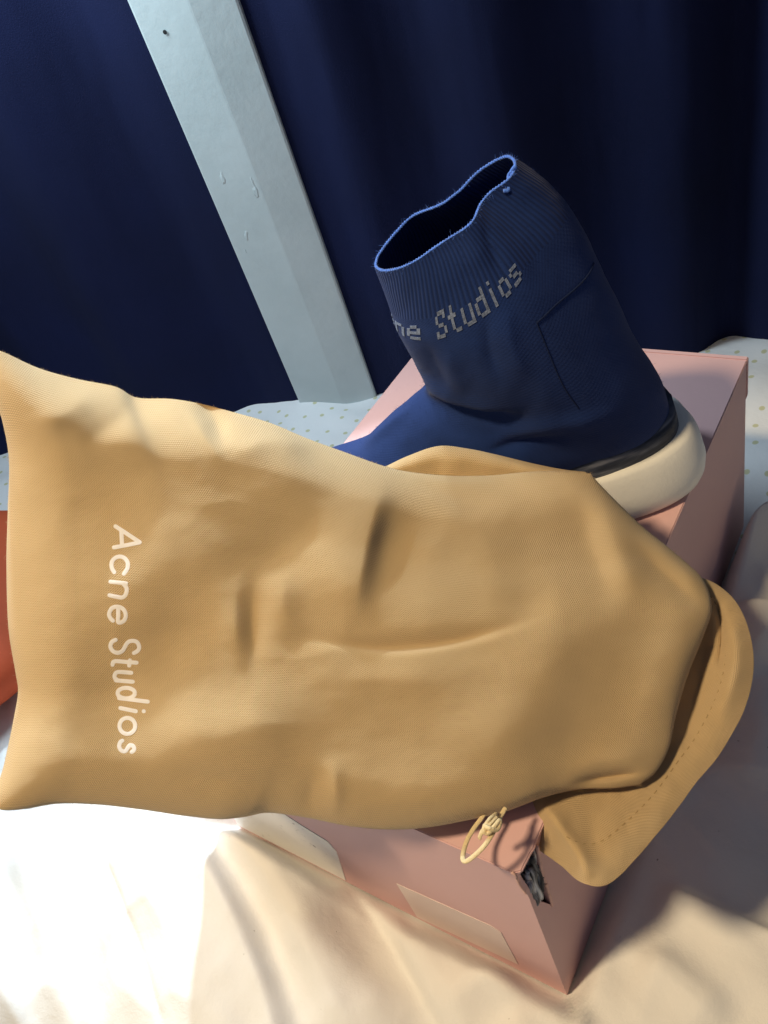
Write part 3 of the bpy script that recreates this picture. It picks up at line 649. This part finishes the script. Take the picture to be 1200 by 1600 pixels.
def bag_folds(x, y):
    f = np.zeros_like(x)
    f += ridge(x, y, [(604, 725), (584, 800), (565, 880), (548, 990)], 24, 150, 0.0125, 0.45, 0.35)   # tall fold: steep on its right side
    f -= ridge(x, y, [(650, 750), (625, 850), (600, 950)], 50, 90, 0.0035, 0.5, 0.0)
    f -= ridge(x, y, [(435, 995), (530, 1006), (600, 1013), (680, 1007), (780, 985), (880, 950)], 18, 7, 0.0056, 0.5)
    f += ridge(x, y, [(440, 1050), (570, 1060), (690, 1058), (820, 1020)], 55, 34, 0.0035, 0.5)
    f += ridge(x, y, [(375, 880), (366, 960), (374, 1070)], 16, 40, 0.0026, 0.5)              # short upright dent
    f -= ridge(x, y, [(398, 880), (394, 970), (402, 1080)], 24, 14, 0.0032, 0.5)
    f += ridge(x, y, [(450, 870), (440, 950), (480, 1000)], 30, 60, 0.0045, 0.45)
    f -= ridge(x, y, [(600, 740), (490, 815), (405, 885), (330, 965)], 70, 60, 0.0070, 0.45, 0.2)   # broad diagonal hollow
    f -= ridge(x, y, [(370, 945), (250, 1020), (160, 1100), (65, 1165)], 70, 75, 0.0062, 0.4, 0.2)
    f += ridge(x, y, [(340, 670), (300, 800), (220, 920), (90, 1050)], 130, 90, 0.0070, 0.4, 0.1)
    f += ridge(x, y, [(520, 1130), (350, 1140), (200, 1190)], 70, 60, 0.0060, 0.4)
    f -= ridge(x, y, [(230, 1195), (360, 1220), (490, 1228)], 26, 30, 0.0025, 0.5)
    f += ridge(x, y, [(515, 1170), (525, 1235), (520, 1300)], 15, 18, 0.0030, 0.5)
    f -= ridge(x, y, [(490, 1190), (482, 1290)], 20, 20, 0.0026, 0.5)
    # puckers under the upper seam
    f -= ridge(x, y, [(300, 605), (335, 655), (356, 705)], 22, 20, 0.0095, 0.4)
    f += ridge(x, y, [(285, 620), (325, 690), (362, 735)], 16, 12, 0.0030, 0.5)
    f += ridge(x, y, [(345, 718), (420, 690), (510, 705)], 20, 24, 0.0055, 0.4)
    f -= ridge(x, y, [(215, 600), (190, 650), (120, 700)], 30, 34, 0.0045, 0.4)
    f += ridge(x, y, [(160, 595), (110, 640), (40, 665)], 28, 34, 0.0040, 0.4)
    f -= ridge(x, y, [(600, 725), (700, 775), (800, 795)], 26, 40, 0.0040, 0.4)
    f += ridge(x, y, [(625, 743), (700, 752), (790, 756)], 9, 14, 0.0025, 0.4)
    # right end: long tension folds
    f += ridge(x, y, [(930, 745), (960, 850), (1010, 960)], 34, 44, 0.0060, 0.4)
    f -= ridge(x, y, [(895, 755), (930, 870), (970, 960)], 34, 34, 0.0045, 0.4)
    f -= ridge(x, y, [(970, 838), (1040, 900), (1115, 965)], 17, 20, 0.0045, 0.4)
    f += ridge(x, y, [(1000, 828), (1060, 880), (1115, 935)], 14, 17, 0.0030, 0.4)
    f += ridge(x, y, [(1090, 940), (1055, 1060), (1030, 1170)], 34, 70, 0.0040, 0.4)
    f += ridge(x, y, [(890, 900), (860, 1040), (790, 1140), (660, 1220)], 85, 95, 0.0065, 0.4)
    f -= ridge(x, y, [(760, 950), (880, 935)], 50, 50, 0.0035, 0.5)
    # pinched pocket at the lower right
    f -= ridge(x, y, [(885, 1226), (950, 1214), (1015, 1206)], 9, 8, 0.0070, 0.4)
    f += ridge(x, y, [(870, 1208), (945, 1190), (1015, 1183)], 18, 18, 0.0030, 0.4)
    f += 0.0045 * fbm(x / 200, y / 200, 2, 41) + 0.0006 * fbm(x / 60, y / 40, 3, 44)
    f += 0.0016 * (0.25 - np.abs(fbm(x / 150 + 4, y / 120, 2, 47)))
    return f
inset = prof_(uu, 0.05) * prof_(1 - uu, 0.03) * prof_(vv, 0.04) * prof_(1 - vv, 0.05)
FH = H + 0.62 * bag_folds(gx, gy) * (0.25 + 0.75 * inset)
front = at(gx, gy, base_dist(gx, gy) - FH)
# underside: shallower, kept clear of the lid
backd = base_dist(gx, gy) + 0.022 * edgep * (0.6 + 0.4 * belly) + 0.002 * fbm(gx / 160, gy / 160, 2, 51)
back = at(gx, gy, backd)
over = (back[..., 0] < 0.0) & (back[..., 0] > -BW) & (back[..., 1] > 0)
back[..., 2] = np.where(over, np.maximum(back[..., 2], BH + 0.003), back[..., 2])
nF = NU * NV
V = np.vstack([front.reshape(-1, 3), back.reshape(-1, 3)]); F = grid_faces(NV, NU, flip=True) + grid_faces(NV, NU, off=nF)
uvg = np.stack([uu * 0.36, vv * 0.215], -1).reshape(-1, 2)
body = mesh_obj('bag_body', V, F, M['canvas'], bag, uv=np.vstack([uvg, uvg]))
bm = bmesh.new(); bm.from_mesh(body.data); bmesh.ops.remove_doubles(bm, verts=bm.verts, dist=1e-6); bm.to_mesh(body.data); bm.free()
body.data.polygons.foreach_set('use_smooth', [True] * len(body.data.polygons))

def sheet(name, inner, outer, d_in, d_out, folds, parent, nu=200, nv=70, th=0.0022, curl=0.010, uvs=(0.3, 0.07)):
    I = spline(inner, nu); O = spline(outer, nu); q = np.linspace(0, 1, nv)[:, None, None]
    q = 1 - (1 - q) ** 1.4
    g = I[None] * (1 - q) + O[None] * q; x, y = g[..., 0], g[..., 1]; qq = np.broadcast_to(q[..., 0], x.shape)
    d = base_dist(x, y) + d_in * (1 - qq) + d_out * qq - folds(x, y) + curl * np.clip((qq - 0.72) / 0.28, 0, 1) ** 2.2
    Pq = at(x, y, d); s_ = np.linspace(0, uvs[0], nu); uv = np.stack(np.broadcast_arrays(s_[None], qq * uvs[1]), -1).reshape(-1, 2)
    o = mesh_obj(name, Pq.reshape(-1, 3), grid_faces(nv, nu), M['canvas'], parent, uv=uv)
    so = o.modifiers.new('cloth', 'SOLIDIFY'); so.thickness = th; so.offset = 0
    return o, Pq
def flap_folds(x, y):
    sd, fr = along(x, y, spline([(842, 1230), (852, 1262), (880, 1300), (905, 1335), (918, 1390)], 30))
    f = -0.012 * sstep(-4, 40, sd)
    f += ridge(x, y, [(850, 1255), (880, 1298), (906, 1336), (922, 1375)], 22, 8, 0.0030, 0.2)
    f += ridge(x, y, [(1110, 985), (1085, 1100), (1060, 1180)], 20, 30, -0.004, 0.2)
    f += ridge(x, y, [(1140, 960), (1150, 1040), (1120, 1130)], 18, 18, 0.003, 0.2)
    f += ridge(x, y, [(1118, 930), (1128, 990), (1122, 1050)], 8, 8, -0.003, 0.2)
    f += 0.0022 * fbm(x / 70, y / 70, 3, 61)
    return f
mouth_o, MQ = sheet('bag_mouth', [(1045, 905), (1068, 935), (1066, 990), (1040, 1060), (1015, 1120), (985, 1165), (940, 1190), (880, 1205), (830, 1215), (790, 1228)],
      [(1058, 900), (1104, 908), (1138, 930), (1158, 958), (1172, 1000), (1175, 1050), (1160, 1112), (1122, 1180), (1085, 1225), (1040, 1285), (985, 1350), (955, 1378), (930, 1385), (905, 1375), (880, 1353), (840, 1325), (806, 1290), (786, 1262)],
      0.010, 0.003, flap_folds, bag, curl=0.003, th=0.0016)
sheet('bag_back_fold', [(590, 770), (640, 775), (700, 780), (780, 780), (850, 775), (930, 770)],
      [(600, 734), (640, 715), (686, 700), (730, 704), (773, 713), (830, 727), (880, 737), (915, 741)],
      0.012, 0.006, lambda x, y: 0.002 * fbm(x / 60, y / 60, 2, 71), bag, nv=40, curl=0.006, uvs=(0.12, 0.03))

row = int(70 * 0.52); V2 = []; F2 = []
for k in range(14, 170, 4):
    a_, b_ = MQ[row, k], MQ[row, min(k + 2, 199)]; c_ = (CAM - a_) / np.linalg.norm(CAM - a_)
    dv = (b_ - a_); sdv = np.cross(dv, c_); sdv /= np.linalg.norm(sdv); i_ = len(V2)
    for p_, o_ in ((a_, 0.0009), ((a_ + b_) / 2, 0.0013), (b_, 0.0009)):
        for w_ in (-0.00022, 0.00022): V2.append(p_ + c_ * o_ + sdv * w_)
    F2 += [(i_, i_ + 1, i_ + 3, i_ + 2), (i_ + 2, i_ + 3, i_ + 5, i_ + 4)]
mesh_obj('hem_stitching', V2, F2, plain('ochre_thread', (0.36, 0.24, 0.11), 0.9), bag)
ec = front.reshape(-1, 3); en_ = np.tile((CAM - ec.mean(0)) / np.linalg.norm(CAM - ec.mean(0)), (len(ec), 1)) * 0.3
eidx = np.concatenate([np.arange(NU), np.arange(NU) + NU, (NV - 1) * NU + np.arange(NU), np.arange(NV) * NU, np.arange(NV) * NU + NU - 1])
ctr_ = ec.mean(0); on_ = ec[eidx] - ctr_; on_ /= np.linalg.norm(on_, axis=1)[:, None]
fibres('canvas_fuzz', ec[eidx], on_ * 0.6 + UPV * 0.3, 1600, 0.0004, 0.0012, 0.00004, M['canvas'], bag, 7)

# printed lettering lies on the canvas
bpy.context.view_layer.update()
bvh = BVHTree.FromPolygons([tuple(v) for v in V], F)
cO = Vector(CAM)
def drop(x, y, off):
    d = Vector(ray(np.array(x), np.array(y))).normalized(); hit = bvh.ray_cast(cO, d)
    return hit[0] - d * off
def arc(cx, cy, rx, ry, a0, a1, n=16): return [(cx + rx * math.cos(math.radians(a)), cy + ry * math.sin(math.radians(a))) for a in np.linspace(a0, a1, n)]
LET = [('A', [[(160, 88), (238, 139), (315, 190)], [(150, 222), (232, 207), (315, 190)], [(198, 118), (203, 208)]]),
       ('c', [[(155, 378), (140, 352), (137, 322), (151, 294), (182, 279), (215, 286), (237, 314), (236, 352), (213, 388)]]),
       ('n', [[(128, 436), (180, 441), (230, 447)], [(212, 450), (231, 476), (227, 512), (205, 534), (168, 530), (122, 520)]]),
       ('e', [[(178, 597), (179, 645), (180, 690), (214, 680), (226, 645), (211, 608), (176, 592), (140, 601), (122, 636), (130, 663), (147, 681)]]),
       ('S', [[(275, 882), (300, 868), (310, 845), (298, 815), (270, 805), (240, 814), (222, 840), (205, 868), (175, 880), (145, 868), (130, 840), (140, 812), (165, 798)]]),
       ('t', [[(296, 942), (225, 937), (165, 932), (147, 940), (143, 957)], [(252, 925), (247, 962)]]),
       ('u', [[(263, 1005), (182, 1000), (160, 1012), (157, 1036), (178, 1053)], [(272, 1061), (220, 1057), (162, 1052)]]),
       ('d', [arc(229, 1132, 54, 33, 0, 360, 28), [(366, 1186), (280, 1175), (182, 1163)]]),
       ('i', [[(291, 1246), (240, 1235), (190, 1225)], [(336, 1245), (341, 1246)]]),
       ('o', [arc(236, 1337, 49, 50, 0, 360, 28)]),
       ('s', [[(262, 1502), (278, 1486), (272, 1463), (251, 1458), (236, 1478), (222, 1496), (198, 1490), (185, 1466), (191, 1440), (206, 1428)]])]
lk = 0
for ch, strokes in LET:
    V2 = []; F2 = []
    for st in strokes:
        lk += 1
        q = np.array(st, float) / 4.0 + [140, 800]
        L = np.linalg.norm(np.diff(q, axis=0), axis=1).sum(); closed = np.allclose(q[0], q[-1]) and len(q) > 5
        nn = max(6, int(L / 0.9)); c_ = spline(q, nn); tn = np.gradient(c_, axis=0); tn /= np.linalg.norm(tn, axis=1)[:, None]
        hw = 3.2; wq = np.full(nn, hw)
        if not closed:
            ca_, cb_ = c_[0] - tn[0] * hw * 0.75, c_[-1] + tn[-1] * hw * 0.75
            c_ = np.vstack([ca_, c_, cb_]); tn = np.vstack([tn[0], tn, tn[-1]]); wq = np.concatenate([[hw * 0.55], wq, [hw * 0.55]]); nn += 2
        pr = np.stack([-tn[:, 1], tn[:, 0]], 1); b = len(V2)
        for k in range(nn):
            for s in (-1, -0.5, 0, 0.5, 1):
                xx = c_[k] + pr[k] * wq[k] * s; V2.append(drop(xx[0], xx[1], (0.00004 if abs(s) == 1 else 0.00010) + 0.00002 * (lk % 3)))
        F2 += grid_faces(nn, 5, off=b, flip=False)
    o = mesh_obj('printed_letter', V2, F2, M['print'], bag)

# drawstring: knot and loop hanging over the lid's front edge
def cz(x, y, z): return at_z(np.array(float(x)), np.array(float(y)), z)
ds = [cz(790, 1262, 0.160), cz(782, 1276, 0.161), cz(773, 1296, 0.163), cz(758, 1320, 0.164), cz(740, 1338, 0.164), cz(727, 1346, 0.163), cz(723, 1338, 0.160), cz(729, 1315, 0.158), cz(740, 1295, 0.157), cz(754, 1276, 0.156), cz(765, 1258, 0.155)]
tube('drawstring', ds, 0.00095, M['cord'], bag, n=160, sides=10, flat=0.5)
kn = [cz(775, 1272, 0.163), cz(764, 1282, 0.166), cz(756, 1296, 0.166), cz(762, 1302, 0.165), cz(772, 1292, 0.167), cz(781, 1282, 0.166), cz(777, 1296, 0.166), cz(764, 1294, 0.168), cz(757, 1290, 0.166)]
tube('drawstring', [cz(776, 1276, 0.164), cz(762, 1290, 0.1665), cz(753, 1300, 0.165), cz(749, 1310, 0.162)], 0.0010, M['cord'], bag, n=40, sides=8, flat=0.5)
tube('drawstring_knot', kn, 0.0009, M['cord'], bag, n=120, sides=8)

# ------------------------------------------------------------------ orange cushion at the left edge
cu = []; nu, nv = 96, 48
cpos = np.array([-0.545, 0.045, 0.035]); rx, ry, rz = 0.110, 0.105, 0.036
F = grid_faces(nv, nu, True)
def spw(v, e): return np.sign(v) * np.abs(v) ** e
th, ph = np.meshgrid(np.linspace(0, 2 * math.pi, nu, endpoint=False), np.linspace(-math.pi / 2, math.pi / 2, nv))
cr = np.cos(ph) ** 0.75
X = rx * cr * spw(np.cos(th), 0.7); Y = ry * cr * spw(np.sin(th), 0.7); Zc = rz * spw(np.sin(ph), 0.9) + 0.002 * fbm(X * 20, Y * 20, 3, 9)
V = np.stack([X, Y, Zc], -1).reshape(-1, 3) + cpos
oc = mesh_obj('cushion', V, F, M['orange'])
tag(oc, 'smooth orange cushion on the bed at the left edge, behind the bag', 'cushion')
